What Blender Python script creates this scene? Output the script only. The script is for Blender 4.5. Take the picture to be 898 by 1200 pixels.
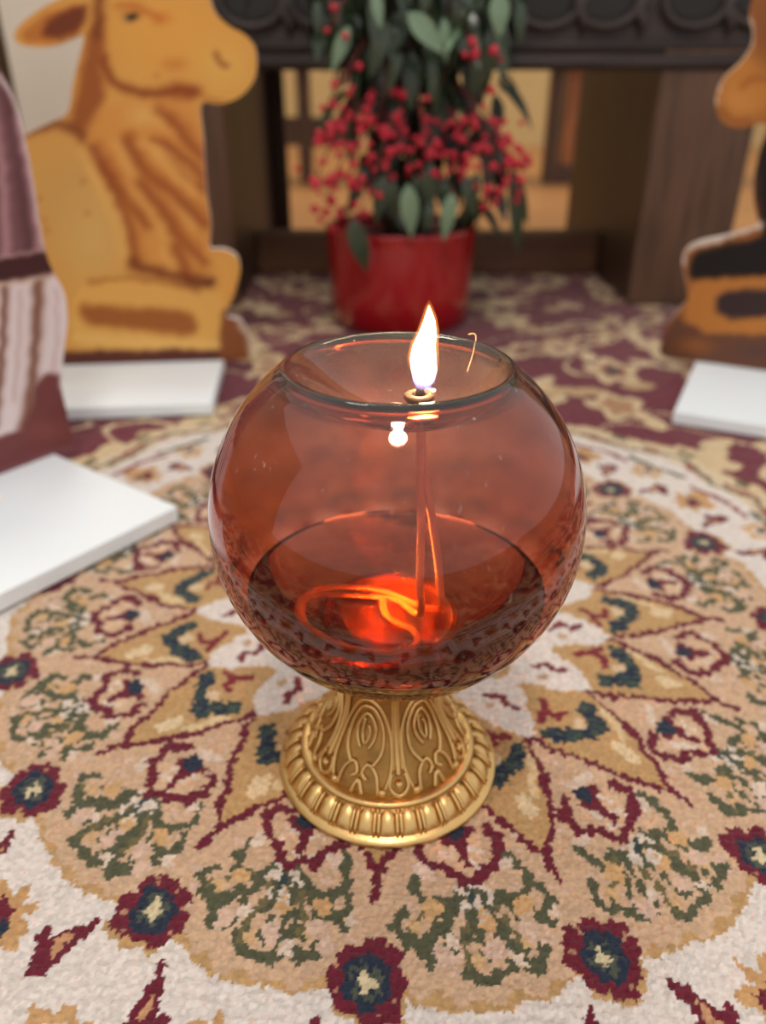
import bpy, bmesh, math, random
import numpy as np
from mathutils import Vector, Matrix
from mathutils.geometry import delaunay_2d_cdt

random.seed(7)
rng = np.random.RandomState(7)
scene = bpy.context.scene
for o in list(bpy.data.objects):
    bpy.data.objects.remove(o)
COL = scene.collection
PI = math.pi

# ------------------------------------------------------------------ camera
F = 906.0
PITCH = math.radians(29)
CAM = np.array([-.0023, -.29348, .31268])
GC = Vector((.0036, 0, .15))         # centre of the glass globe
GR = .08
cam_d = bpy.data.cameras.new('camera')
cam = bpy.data.objects.new('camera', cam_d)
COL.objects.link(cam)
cam.location = CAM
cam.rotation_euler = (PI / 2 - PITCH, 0, 0)
cam_d.sensor_fit = 'HORIZONTAL'
cam_d.sensor_width = 36
cam_d.lens = F / 898 * 36
cam_d.clip_start = .01
cam_d.dof.use_dof = True
cam_d.dof.focus_distance = .305
cam_d.dof.aperture_fstop = 6.8
scene.camera = cam

# ------------------------------------------------------------------ colour helpers
def lin(c):
    return tuple(((v / 255) / 12.92 if v / 255 <= .04045 else ((v / 255 + .055) / 1.055) ** 2.4) for v in c)

def lina(a):
    a = np.asarray(a, float) / 255
    return np.where(a <= .04045, a / 12.92, ((a + .055) / 1.055) ** 2.4)

# ------------------------------------------------------------------ world, lamps, exposure
w = bpy.data.worlds.new('room_light')
scene.world = w
w.use_nodes = True
wb = w.node_tree.nodes['Background']
wb.inputs[0].default_value = (*lin((252, 247, 243)), 1)
wb.inputs[1].default_value = .64

def area(name, loc, target, size, power, color, size_y=None):
    d = bpy.data.lights.new(name, 'AREA')
    d.energy = power
    d.color = lin(color)
    d.size = size
    if size_y:
        d.shape = 'RECTANGLE'; d.size_y = size_y
    else:
        d.shape = 'DISK'
    o = bpy.data.objects.new(name, d)
    COL.objects.link(o)
    o.location = loc
    o.rotation_euler = (Vector(target) - Vector(loc)).to_track_quat('-Z', 'Y').to_euler()
    return o

area('ceiling_lamp', (0, -.85, 2.5), (0, .2, 0), .42, 19, (255, 243, 230))
area('nave_lamp', (.15, 2.7, 2.4), (.3, 4.0, 0), .8, 26, (255, 222, 170))
area('aisle_lamp', (-.5, 1.15, 2.5), (-.1, .4, 0), .4, 9, (255, 246, 236))
scene.view_settings.view_transform = 'Standard'
scene.view_settings.look = 'None'
scene.view_settings.gamma = 1
scene.view_settings.use_curve_mapping = False
scene.view_settings.exposure = .37
cy = scene.cycles
cy.max_bounces = 20
cy.transmission_bounces = 16
cy.transparent_max_bounces = 16
cy.glossy_bounces = 6
cy.diffuse_bounces = 3
cy.sample_clamp_indirect = 600
cy.blur_glossy = .3
cy.use_denoising = True

# ------------------------------------------------------------------ materials
MATS = {}
def mat(name, color, rough=.5, metal=0, bump=0, bscale=200, var=0, vscale=20, coat=0, spec=.5, sheen=0, attr=None, emis=None):
    if name in MATS:
        return MATS[name]
    m = bpy.data.materials.new(name)
    m.use_nodes = True
    nt = m.node_tree; N = nt.nodes; L = nt.links
    b = N['Principled BSDF']
    b.inputs['Roughness'].default_value = rough
    b.inputs['Metallic'].default_value = metal
    b.inputs['Coat Weight'].default_value = coat
    b.inputs['Specular IOR Level'].default_value = spec
    b.inputs['Sheen Weight'].default_value = sheen
    tc = N.new('ShaderNodeTexCoord')
    if attr:
        a = N.new('ShaderNodeAttribute'); a.attribute_name = attr
        src = a.outputs['Color']
    else:
        rgb = N.new('ShaderNodeRGB'); rgb.outputs[0].default_value = (*lin(color), 1)
        src = rgb.outputs[0]
    if var:
        n = N.new('ShaderNodeTexNoise'); n.inputs['Scale'].default_value = vscale; n.inputs['Detail'].default_value = 5
        L.new(tc.outputs['Object'], n.inputs['Vector'])
        mr = N.new('ShaderNodeMapRange')
        mr.inputs[1].default_value = .3; mr.inputs[2].default_value = .7
        mr.inputs[3].default_value = 1 - var; mr.inputs[4].default_value = 1 + var
        L.new(n.outputs['Fac'], mr.inputs[0])
        mx = N.new('ShaderNodeMix'); mx.data_type = 'RGBA'; mx.blend_type = 'MULTIPLY'
        mx.inputs[0].default_value = 1
        L.new(src, mx.inputs[6]); L.new(mr.outputs[0], mx.inputs[7])
        src = mx.outputs[2]
    L.new(src, b.inputs['Base Color'])
    if bump:
        n = N.new('ShaderNodeTexNoise'); n.inputs['Scale'].default_value = bscale; n.inputs['Detail'].default_value = 3
        L.new(tc.outputs['Object'], n.inputs['Vector'])
        bp = N.new('ShaderNodeBump'); bp.inputs['Strength'].default_value = bump; bp.inputs['Distance'].default_value = .001
        L.new(n.outputs['Fac'], bp.inputs['Height']); L.new(bp.outputs[0], b.inputs['Normal'])
    MATS[name] = m
    return m

def wood(name, c1, c2, rough=.45, scale=(3, 3, 30), axis='X'):
    m = bpy.data.materials.new(name); m.use_nodes = True
    nt = m.node_tree; N = nt.nodes; L = nt.links; b = N['Principled BSDF']
    tc = N.new('ShaderNodeTexCoord'); mp = N.new('ShaderNodeMapping'); mp.inputs['Scale'].default_value = scale
    L.new(tc.outputs['Object'], mp.inputs[0])
    n = N.new('ShaderNodeTexNoise'); n.inputs['Scale'].default_value = 3; n.inputs['Detail'].default_value = 8; n.inputs['Distortion'].default_value = 1.5
    L.new(mp.outputs[0], n.inputs['Vector'])
    r = N.new('ShaderNodeValToRGB')
    r.color_ramp.elements[0].position = .3; r.color_ramp.elements[0].color = (*lin(c1), 1)
    r.color_ramp.elements[1].position = .7; r.color_ramp.elements[1].color = (*lin(c2), 1)
    L.new(n.outputs['Fac'], r.inputs[0]); L.new(r.outputs[0], b.inputs['Base Color'])
    b.inputs['Roughness'].default_value = rough
    bp = N.new('ShaderNodeBump'); bp.inputs['Strength'].default_value = .15; bp.inputs['Distance'].default_value = .002
    L.new(n.outputs['Fac'], bp.inputs['Height']); L.new(bp.outputs[0], b.inputs['Normal'])
    return m

# ------------------------------------------------------------------ object helpers
def put(name, me, m=None, parent=None, smooth=True):
    o = bpy.data.objects.new(name, me)
    COL.objects.link(o)
    if m is not None and not me.materials:
        me.materials.append(m)
    if smooth and len(me.polygons):
        me.polygons.foreach_set('use_smooth', [True] * len(me.polygons))
    if parent:
        o.parent = parent
    return o

def data(name, verts, faces):
    me = bpy.data.meshes.new(name)
    me.from_pydata([tuple(v) for v in verts], [], [tuple(f) for f in faces])
    me.update()
    return me

def thing(name, label, cat, loc=(0, 0, 0), rz=0, group=None):
    o = bpy.data.objects.new(name, None)
    o.empty_display_size = .02
    COL.objects.link(o)
    o.location = loc; o.rotation_euler = (0, 0, rz)
    o['label'] = label; o['category'] = cat
    if group: o['group'] = group
    return o

def structure(o):
    o['kind'] = 'structure'; return o

def box(name, lo, hi, m, parent=None, bevel=.002, seg=2):
    bm = bmesh.new()
    bmesh.ops.create_cube(bm, size=1)
    for v in bm.verts:
        v.co = Vector([lo[i] + (v.co[i] + .5) * (hi[i] - lo[i]) for i in range(3)])
    if bevel:
        bmesh.ops.bevel(bm, geom=bm.edges[:], offset=bevel, segments=seg, affect='EDGES', profile=.5)
    me = bpy.data.meshes.new(name); bm.to_mesh(me); bm.free()
    return put(name, me, m, parent, smooth=False)

def lathe_data(name, prof, seg=96, closed=False, off=None, top=True):
    """revolve (r, z) profile; off = x shift per profile point"""
    V, Fc = [], []
    n = len(prof)
    for i, (r, z) in enumerate(prof):
        ox = off[i] if off is not None else 0
        for k in range(seg):
            a = 2 * PI * k / seg
            V.append((ox + r * math.cos(a), r * math.sin(a), z))
    for i in range(n - 1 + (1 if closed else 0)):
        j = (i + 1) % n
        for k in range(seg):
            l = (k + 1) % seg
            Fc.append((i * seg + k, i * seg + l, j * seg + l, j * seg + k))
    if not closed:
        Fc.append(tuple(reversed(range(seg))))
        if top: Fc.append(tuple(range((n - 1) * seg, n * seg)))
    me = data(name, V, Fc)
    return me

def catmull(pts, n=8, closed=False):
    P = [np.array(p, float) for p in pts]
    out = []
    m = len(P)
    rngi = range(m) if closed else range(m - 1)
    for i in rngi:
        p0 = P[(i - 1) % m] if (closed or i > 0) else P[0]
        p1 = P[i]; p2 = P[(i + 1) % m]
        p3 = P[(i + 2) % m] if (closed or i + 2 < m) else P[m - 1]
        for k in range(n):
            t = k / n
            out.append(.5 * ((2 * p1) + (p2 - p0) * t + (2 * p0 - 5 * p1 + 4 * p2 - p3) * t * t + (3 * p1 - p0 - 3 * p2 + p3) * t ** 3))
    if not closed:
        out.append(P[-1])
    return out

def tube_data(name, pts, radii, seg=8, flat=1.0):
    pts = [Vector(p) for p in pts]
    if not hasattr(radii, '__len__'):
        radii = [radii] * len(pts)
    V, Fc = [], []
    up = Vector((.13, .21, .97)).normalized()
    n = len(pts)
    for i, p in enumerate(pts):
        t = (pts[min(i + 1, n - 1)] - pts[max(i - 1, 0)]).normalized()
        if i == 0:
            a = t.cross(up)
            if a.length < .1: a = t.cross(Vector((1, 0, 0)))
        else:
            a = a - t * a.dot(t)
        a.normalize(); b = t.cross(a)
        for k in range(seg):
            th = 2 * PI * k / seg
            V.append(p + (a * math.cos(th) + b * math.sin(th)) * radii[i])
    for i in range(n - 1):
        for k in range(seg):
            l = (k + 1) % seg
            Fc.append((i * seg + k, i * seg + l, (i + 1) * seg + l, (i + 1) * seg + k))
    Fc.append(tuple(reversed(range(seg)))); Fc.append(tuple(range((n - 1) * seg, n * seg)))
    return data(name, V, Fc)

# ray of an image point -> world point on a plane (used once to measure where things stand)
RT = np.array([1., 0, 0]); UP = np.array([0, math.sin(PITCH), math.cos(PITCH)]); FW = np.array([0, math.cos(PITCH), -math.sin(PITCH)])
def ray(px, py):
    px = np.asarray(px, float)[..., None]; py = np.asarray(py, float)[..., None]
    return FW + RT * (px - 449) / F - UP * (py - 600) / F
def floor_at(px, py, z=0.):
    d = ray(px, py); return CAM + d * ((z - CAM[2]) / d[..., 2])[..., None]
def plane_at(px, py, p0, nrm):
    d = ray(px, py); p0 = np.asarray(p0, float); nrm = np.asarray(nrm, float)
    return CAM + d * (((p0 - CAM) @ nrm) / (d @ nrm))[..., None]

#@RUG
# ------------------------------------------------------------------ rug
C0 = np.array([.0099, .1435])
MI = np.linalg.inv(np.array([[.2491, -.0257], [-.0175, -.2601]]))
SEC = math.radians(22.5)

_ph = rng.uniform(0, 6.28, (40,)); _dr = rng.normal(size=(40, 2))
def wob(x, y, scale, seed):
    s = 0
    for i in range(6):
        k = (seed * 6 + i) % 40
        d = _dr[k] / (np.hypot(*_dr[k]) + 1e-6)
        s = s + np.sin((x * d[0] + y * d[1]) * (6.28 / scale) * (1 + .35 * i) + _ph[k])
    return s / 3.5

def hash2(a, b, s=0):
    v = np.sin(a * 127.1 + b * 311.7 + s * 74.7) * 43758.5453
    return v - np.floor(v)

def seg_d(X, Y, pts):
    d = np.full(X.shape, 1e9)
    for (ax, ay), (bx, by) in zip(pts[:-1], pts[1:]):
        vx, vy = bx - ax, by - ay
        t = np.clip(((X - ax) * vx + (Y - ay) * vy) / (vx * vx + vy * vy + 1e-12), 0, 1)
        d = np.minimum(d, np.hypot(X - ax - t * vx, Y - ay - t * vy))
    return d

def pol(*rt):   # (r, t) pairs -> sector cartesian
    return [(r * math.sin(t * SEC), r * math.cos(t * SEC)) for r, t in rt]

WHITE = (222, 214, 208); TAN = (204, 172, 142); GOLD = (190, 154, 106); PINK = (212, 182, 162)
BURG = (108, 33, 50); NAVY = (40, 50, 68); GREEN = (86, 88, 66); TEAL = (52, 68, 70); CREAM = (212, 188, 148); OLIVE = (112, 104, 72)

def burgundy_field(x, y):
    """cream arabesques over burgundy: returns colour index arrays as (mask, colour) list"""
    out = []
    # winding vines: iso-lines of a slow field
    f = np.sin(x * 21 + 1.6 * np.sin(y * 13) + .5) * np.cos(y * 19 + 1.2 * np.sin(x * 11 + 1)) + .25 * wob(x, y, .2, 1)
    out.append(((np.abs(f - .05) < .032), CREAM))
    # scattered leaves and blossoms on a jittered lattice
    cell = .112
    gi, gj = np.floor(x / cell), np.floor(y / cell)
    for di in (-1, 0, 1):
        for dj in (-1, 0, 1):
            a, b = gi + di, gj + dj
            px = (a + .5 + .55 * (hash2(a, b) - .5)) * cell; py = (b + .5 + .55 * (hash2(a, b, 1) - .5)) * cell
            an = hash2(a, b, 2) * 6.28; big = hash2(a, b, 3)
            u = (x - px) * np.cos(an) + (y - py) * np.sin(an); v = -(x - px) * np.sin(an) + (y - py) * np.cos(an)
            L = (.026 + .026 * big) * (hash2(a, b, 6) > .08) + 1e-4; W = .014 + .017 * hash2(a, b, 4)
            lob = 1 + .22 * np.sin(np.arctan2(v / W, u / L) * 5 + an)
            q = np.hypot(u / L, v / W) / lob
            out.append((q < 1, CREAM))
            out.append(((q < .62) & (big > .45), (172, 130, 92)))
            out.append(((q < .45) & (big > .6), (120, 50, 52)))
            out.append(((q < .22) & (big > .6), TEAL))
            out.append(((q < .5) & (big < .2), (130, 128, 90)))
            q2 = np.hypot((u - L * 1.25) / .022, (v - .020) / .010)
            out.append((q2 < 1, CREAM))
            q3 = np.hypot((u + L * 1.2) / .013, (v + .018) / .020)
            out.append((q3 < 1, (190, 160, 118)))
    return out

def rug_colour(x, y):
    n = x.shape[0]
    col = np.zeros((n, 3)); col[:] = BURG
    far = y > 1.3
    wx = .0014 * wob(x, y, .05, 2) + .0008 * wob(x, y, .017, 3); wy = .0014 * wob(x, y, .05, 4) + .0008 * wob(x, y, .017, 5)
    v = np.stack([x + wx - C0[0], y + wy - C0[1]], 1) @ MI
    r = np.hypot(v[:, 0], v[:, 1]); k = np.arctan2(v[:, 0], v[:, 1]) / SEC
    kr = np.round(k); t = k - kr                                   # petal / flower sectors
    X, Y = r * np.sin(t * SEC), r * np.cos(t * SEC)
    kf = np.floor(k); t2 = k - kf - .5                             # lotus sectors
    X2, Y2 = r * np.sin(t2 * SEC), r * np.cos(t2 * SEC)
    flip = np.where(np.mod(kr, 2) == 0, 1., -1.)
    def S(m, c): col[m] = c
    # burgundy outer field
    for m, c in burgundy_field(x, y):
        S(m, c)
    # inner white field with its scalloped rim and guard band
    rb = 1.40 + .035 * np.cos(k * PI) + .012 * np.cos(k * PI * 3)
    S(r < rb + .035, CREAM)
    S((r < rb + .035) & (np.mod(k * 2.2, 1) < .25) & (r > rb - .02), OLIVE)
    S((r < rb) & (r > rb - .085), (214, 196, 166))
    S((np.abs(r - rb + .045 + .018 * np.sin(k * 9)) < .012) & (hash2(np.floor(k * 9), kr * 0) > .35), (150, 84, 70))
    S((np.abs(r - rb + .05 + .02 * np.cos(k * 9)) < .009), OLIVE)
    S(r < rb - .085, WHITE)
    # motifs in the white field
    for s in (-1, 1):
        leaf = pol((1.062, s * .175), (1.10, s * .215), (1.155, s * .225))
        q = seg_d(X, Y, leaf); lw = np.interp(r, [1.05, 1.08, 1.12, 1.17], [.004, .011, .021, .022])
        S((q < lw), BURG); S((q < lw - .0125) & (r > 1.09), (196, 150, 112))
        S(seg_d(X, Y, pol((1.125, s * .30), (1.16, s * .2))) < .012, BURG)
    S(np.hypot(X2, (Y2 - 1.165) * .85) < .058 + .012 * np.sin(np.arctan2(X2, Y2 - 1.135) * 6), (196, 154, 106))
    S(np.hypot(X2 + .01, (Y2 - 1.15)) < .026 + .006 * np.sin(np.arctan2(X2, Y2 - 1.15) * 5), BURG)
    S(np.hypot(X2 - .02, (Y2 - 1.16)) < .015, NAVY)
    S(np.hypot(X, (Y - 1.215)) < .05 + .008 * np.sin(np.arctan2(X, Y - 1.215) * 6), (200, 160, 112))
    S(np.hypot(X, (Y - 1.22)) < .028, (226, 206, 190)); S(np.hypot(X, (Y - 1.22)) < .017, NAVY)
    S(seg_d(X2, Y2, pol((1.24, -.32), (1.26, -.1), (1.24, .14))) < .011, (140, 60, 60))
    S(seg_d(X, Y, pol((1.28, -.22), (1.265, .02), (1.28, .2))) < .011, GREEN)
    # medallion: scalloped edge with a gold band
    sc = 1.04 - .05 * (2 * t2) ** 2
    S(r < sc, GOLD)
    S(r < sc - .014 + .007 * np.sin(k * 40), TAN)
    S((r < .99) & (wob(x, y, .02, 3) > .75), PINK)
    # lotus fans
    m = r < 1.0
    ribs = [((.845, -.05), (.90, -.16), (.935, -.30)), ((.85, 0.), (.92, -.06), (.985, -.10)), ((.845, .03), (.91, .10), (.965, .14)),
            ((.84, .06), (.88, .20), (.915, .31)), ((.80, -.27), (.835, -.31), (.87, -.24), (.86, -.12)), ((.79, .30), (.83, .33), (.87, .27), (.86, .13)),
            ((.935, -.30), (.96, -.26), (.965, -.17)), ((.985, -.10), (.995, 0.), (.99, .07)), ((.965, .14), (.985, .20), (.965, .27)), ((.915, .31), (.89, .37), (.86, .36)),
            ((.93, -.35), (.905, -.40), (.88, -.36))]
    for i, rb_ in enumerate(ribs):
        keep = hash2(kf, kf * 0 + i, 5) > .12
        wdt = .0095 + .004 * np.sin(r * 160 + k * 37 + i)
        S(m & keep & (seg_d(X2, Y2, pol(*rb_)) < wdt), GREEN)
    for i in range(9):
        tt0 = -.34 + .085 * i
        ln = .90 + .07 * math.cos((tt0) * 3.2) + (.012 if i % 2 else -.012)
        S(m & (seg_d(X2, Y2, pol((.862, tt0 * .45), (.885, tt0 * .75), (ln, tt0))) < .0052 + .003 * np.sin(r * 210 + i * 2 + kf)), GREEN if i % 3 else OLIVE)
        px, py = pol((ln - .012, tt0 + .043))[0]
        S(m & (np.hypot(X2 - px, Y2 - py) < .012 + .003 * np.sin(np.arctan2(X2 - px, Y2 - py) * 4 + i)), [(206, 170, 126), PINK, (220, 200, 182)][i % 3])
        px, py = pol((ln + .004, tt0 + .02))[0]
        S(m & (np.hypot(X2 - px, Y2 - py) < .0085), GREEN)
    for i, (rr, tt) in enumerate([(.955, -.19), (.90, .04), (.925, .23), (.875, -.22), (.95, .04), (.885, .24)]):
        px, py = pol((rr, tt))[0]
        S(np.hypot(X2 - px, Y2 - py) < .017, (206, 166, 118) if i % 2 else PINK)
    S((np.hypot(X2, Y2 - .865) < .036) & (wob(x, y, .012, 1) > -.1), (218, 204, 190))
    for i, (rr, tt) in enumerate([(.88, -.10), (.90, -.02), (.885, .08), (.87, 0)]):
        px, py = pol((rr, tt))[0]
        S(seg_d(X2, Y2, [(px * .9, py * .975), (px, py)]) < .006, GREEN if i < 3 else TEAL)
    for s in (-1, 1):
        px, py = pol((.80, s * .25))[0]
        S(np.hypot(X2 - px, Y2 - py) < .016, (216, 196, 178))
    # lotus cup and heart
    cup = pol((.715, -.16), (.745, -.27), (.785, -.23), (.80, -.12), (.832, -.03), (.815, .08), (.80, .18), (.765, .27), (.73, .20))
    S(np.hypot(X2, (Y2 - .77) * .95) < .048, (212, 178, 146))
    S((np.hypot(X2, (Y2 - .775)) < .045) & (wob(x, y, .014, 2) > .35), (222, 206, 192))
    S(seg_d(X2, Y2, cup) < .0105 + .004 * np.sin(k * 61 + r * 90), BURG)
    S(seg_d(X2, Y2, pol((.742, 0), (.79, .02))) < .009, BURG)
    S(np.hypot(X2 * .8, (Y2 - .733)) < .025 + .006 * np.sin(np.arctan2(X2, Y2 - .733) * 4), BURG)
    S(np.hypot(X2 * .9 + .004, (Y2 - .727)) < .019, NAVY)
    S(seg_d(X2, Y2, pol((.70, -.05), (.685, .12))) < .010, (218, 198, 180))
    # petals: gold panels edged with burgundy
    half = np.interp(r, [.45, .55, .60, .66, .70, .75, .80, .83], [.5, .46, .40, .30, .22, .13, .04, 0])
    inp = (np.abs(t) < half) & (r < .83)
    S(inp | (r < .545), GOLD)
    S(inp & (np.hypot(X - .012, (Y - .70) * .6) < .018), (220, 198, 160))
    S(inp & (seg_d(X, Y, pol((.60, .32), (.68, .16))) < .009), (216, 192, 150))
    lines = pol((.548, .47), (.60, .40), (.66, .295), (.715, .195), (.77, .09), (.815, .0), (.852, -.03))
    lines2 = pol((.565, -.47), (.61, -.40), (.665, -.29), (.72, -.185), (.77, -.09), (.815, .0))
    dl = np.minimum(seg_d(X, Y, lines), seg_d(X, Y, lines2))
    S((dl < .0078 + .0036 * np.sin(r * 150 + k * 63)) & (r > .53), BURG)
    XF = X * flip
    lf = pol((.572, .24), (.60, .17), (.622, .06), (.612, -.06), (.598, -.14), (.578, -.26))
    S(seg_d(XF, Y, lf) < .0185 + .005 * np.sin(k * 70 + r * 80), np.array(TEAL))
    S((seg_d(XF, Y, lf) < .012) & (wob(x, y, .016, 0) > 0), NAVY)
    for i, (rr, tt, ra) in enumerate([(.572, .24, .020), (.596, .17, .019), (.622, .10, .021), (.625, .01, .018), (.600, -.14, .019), (.580, -.26, .022), (.562, -.33, .013)]):
        px, py = pol((rr, tt))[0]
        q = np.hypot(XF - px, Y - py); lobe = ra + .004 * np.sin(np.arctan2(XF - px, Y - py) * 5 + i + kr)
        S(q < lobe, NAVY if i % 2 else TEAL); S((q < lobe * .5) & (wob(x, y, .012, i % 6) > 0), (74, 86, 70))
    S(np.hypot(XF, (Y - .583) * 1.1) < .017, (214, 190, 156))
    rd = pol((.485, -.02), (.515, -.12), (.545, -.10), (.55, .03)); rd2 = pol((.515, -.12), (.53, -.28))
    S((np.minimum(seg_d(XF, Y, rd), seg_d(XF, Y, rd2)) < .0085), (128, 44, 54))
    # white heart of the medallion between the petals
    wr = .575 - .13 * np.clip(np.abs(t2) / .42, 0, 1) ** 1.5
    S(r < wr - .02, WHITE)
    sq = pol((.405, -.05), (.43, .14), (.455, .05), (.475, .16)); 
    S((seg_d(X2, Y2, sq) < .0085), (120, 44, 54))
    S(np.hypot(X2 + .03, Y2 - .44) < .012, (190, 158, 130))
    S(r < .36 + .02 * np.cos(k * PI * 2), GOLD); S(r < .32, WHITE)
    S(np.abs(r - .25 - .02 * np.cos(k * PI * 2)) < .03, BURG); S(r < .14, TAN); S(r < .07, NAVY)
    # scallop flowers
    dX, dY = X + .003, Y - .996
    an = np.arctan2(dX, dY); dr = np.hypot(dX, dY)
    pet = .058 + .0125 * np.abs(np.cos(an * 4 + kr * .5)) ** .6 - .004 + .004 * np.sin(an * 3 + kr * 2)
    S((dr < pet + .011) & (r > 1.0) & (np.abs(t) < .14), GOLD)
    S(dr < pet, BURG)
    S((dr < pet) & (dr > .046) & (np.abs(np.cos(an * 4 + kr * .5)) < .16), (176, 132, 108))
    S(dr < .040 + .003 * np.cos(an * 6), NAVY)
    S((dr < .028) & (wob(x, y, .01, 1) > -.2), (78, 84, 74))
    S(dr < .0135 + .004 * np.cos(an * 4 + kr), (210, 196, 160))
    return col

def make_rug():
    def axis(lo, hi, fine_lo, fine_hi, h, grow):
        a = [fine_lo]
        while a[-1] < fine_hi: a.append(a[-1] + h)
        s = h
        while a[-1] < hi: s = min(s * grow, .012); a.append(a[-1] + s)
        b = [fine_lo]; s = h
        while b[-1] > lo: s = min(s * grow, .012); b.append(b[-1] - s)
        return np.array(sorted(set(b + a)))
    xs = axis(-1.0, 1.1, -.25, .25, .00085, 1.035)
    ys = axis(-.45, 1.21, -.16, .16, .00085, 1.010)
    GX, GY = np.meshgrid(xs, ys); sh = GX.shape
    x, y = GX.ravel(), GY.ravel()
    T = .00175
    # rows of knots, each row slightly wavy
    yy = y + .0007 * wob(x, y, .03, 6) + .0004 * wob(x, y, .009, 7 % 6)
    i0, j0 = np.floor(x / T), np.floor(yy / T)
    best = np.full(x.shape, 9.); cx = x.copy(); cyy = y.copy(); hh = np.zeros_like(x)
    for di in (-1, 0, 1):
        for dj in (-1, 0, 1):
            i, j = i0 + di, j0 + dj
            px = (i + .5 + .6 * (hash2(i, j, 1) - .5) + .5 * np.mod(j, 2)) * T; py = (j + .5 + .5 * (hash2(i, j, 2) - .5)) * T
            d = np.hypot((x - px) * .9, (yy - py) * 1.1)
            m = d < best
            best[m] = d[m]; cx[m] = px[m]; cyy[m] = py[m]; hh[m] = hash2(i, j, 3)[m]
    pile = .0017 * np.sqrt(np.clip(1 - (best / (T * .72)) ** 2, 0, 1)) + .0005 * hh
    lump = .0005 * wob(x, y, .06, 0) + .00045 * wob(x * .55, y, .0075, 2) + .0003 * wob(x * .5, y, .0042, 5)
    z = pile + lump
    edge = (x <= xs[0]) | (x >= xs[-1]) | (y <= ys[0]) | (y >= ys[-1]); z[edge] = -.0034
    c = rug_colour(cx, cyy)
    c = c * (0.87 + .12 * hash2(np.floor(cx / T * 7), np.floor(cyy / T * 7), 4))[:, None]
    ny, nx = sh
    idx = np.arange(nx * ny).reshape(ny, nx)
    q = np.stack([idx[:-1, :-1], idx[:-1, 1:], idx[1:, 1:], idx[1:, :-1]], -1).reshape(-1, 4)
    me = bpy.data.meshes.new('rug')
    me.vertices.add(len(x)); me.vertices.foreach_set('co', np.stack([x, y, z], 1).ravel())
    me.loops.add(q.size); me.loops.foreach_set('vertex_index', q.ravel())
    me.polygons.add(len(q)); me.polygons.foreach_set('loop_start', np.arange(len(q)) * 4)
    me.update(calc_edges=True)
    at = me.color_attributes.new('weave', 'FLOAT_COLOR', 'POINT')
    at.data.foreach_set('color', np.concatenate([lina(np.clip(c, 0, 255)), np.ones((len(x), 1))], 1).ravel())
    m = mat('rug_wool', (255, 255, 255), rough=.95, attr='weave', bump=.35, bscale=900, spec=.15, sheen=.25)
    o = put('patterned_rug', me, m)
    o['label'] = 'cream, tan and burgundy floral wool rug with a scalloped round medallion under the glass lamp'
    o['category'] = 'rug'
make_rug()
#@ENDRUG

# ------------------------------------------------------------------ setting
FL = mat('floor_tiles', (170, 124, 80), rough=.45, var=.08, vscale=4)
fo = structure(box('floor', (-4, -1.2, -.06), (4, 4.6, -.0035), FL, bevel=0))
plaster = mat('cream_plaster', (186, 164, 120), rough=.85, var=.05, vscale=3)
wplaster = mat('white_plaster', (214, 208, 196), rough=.85, var=.03, vscale=3)
structure(box('wall_back', (-4, 4.6, -.06), (4, 4.7, 3), plaster, bevel=0))
structure(box('wall_rear', (-2.2, 2.1, -.06), (-.60, 2.3, 2.4), wplaster, bevel=.004))
structure(box('wall_left', (-4.1, -1.2, -.06), (-4, 4.7, 3), plaster, bevel=0))

#@TABLE
dark = wood('dark_oak', (46, 31, 22), (78, 54, 38), rough=.5, scale=(14, 14, 1.5))  # darkened to carry the shade on the panels' inner sides; post shares it
darker = wood('carved_dark_oak', (40, 33, 32), (64, 54, 52), rough=.6, scale=(2, 14, 14))
frontm = wood('lit_panel_oak', (72, 48, 34), (102, 72, 52), rough=.5, scale=(14, 14, 1.5))  # same oak made lighter: light on the panel fronts put into the colour
railm = wood('brown_rail', (70, 44, 26), (104, 68, 42), rough=.5, scale=(2, 14, 14))
tb = thing('altar_table', 'dark carved wooden table with panel legs standing over the far edge of the rug', 'table', (0, .95, 0))
def tpart(name, lo, hi, m, bevel=.004):
    return box(name, (lo[0], lo[1] - .95, lo[2]), (hi[0], hi[1] - .95, hi[2]), m, tb, bevel)
for s, (x0, x1) in enumerate(((-.36, -.235), (.392, .53))):
    sp = tpart('side_panel', (x0, .96, .003), (x1, 1.47, .36), dark)
    sp2 = box('panel_front', (x0 - .004, .0, .004), (x1 + .004, .012, .36), frontm, tb, .003)
    for zz in (.05, .2):
        pass
tpart('foot_rail', (-.235, 1.18, .003), (.392, 1.23, .075), railm)
tpart('back_stile', (-.235, 1.455, .003), (-.20, 1.47, .36), dark)
tpart('tabletop', (-.385, .90, .52), (.64, 1.52, .56), darker, .008)
tpart('apron', (-.37, .955, .331), (.60, .975, .52), darker, .002)
# bottom moulding: a long half-round with a bead above
me = tube_data('apron_moulding', [(-.37, .002, .339), (.60, .002, .339)], .0105, 12); put('apron_moulding', me, darker, tb)
me = tube_data('apron_bead', [(-.37, .002, .358), (.60, .002, .358)], .005, 10); put('apron_bead', me, darker, tb)
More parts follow.
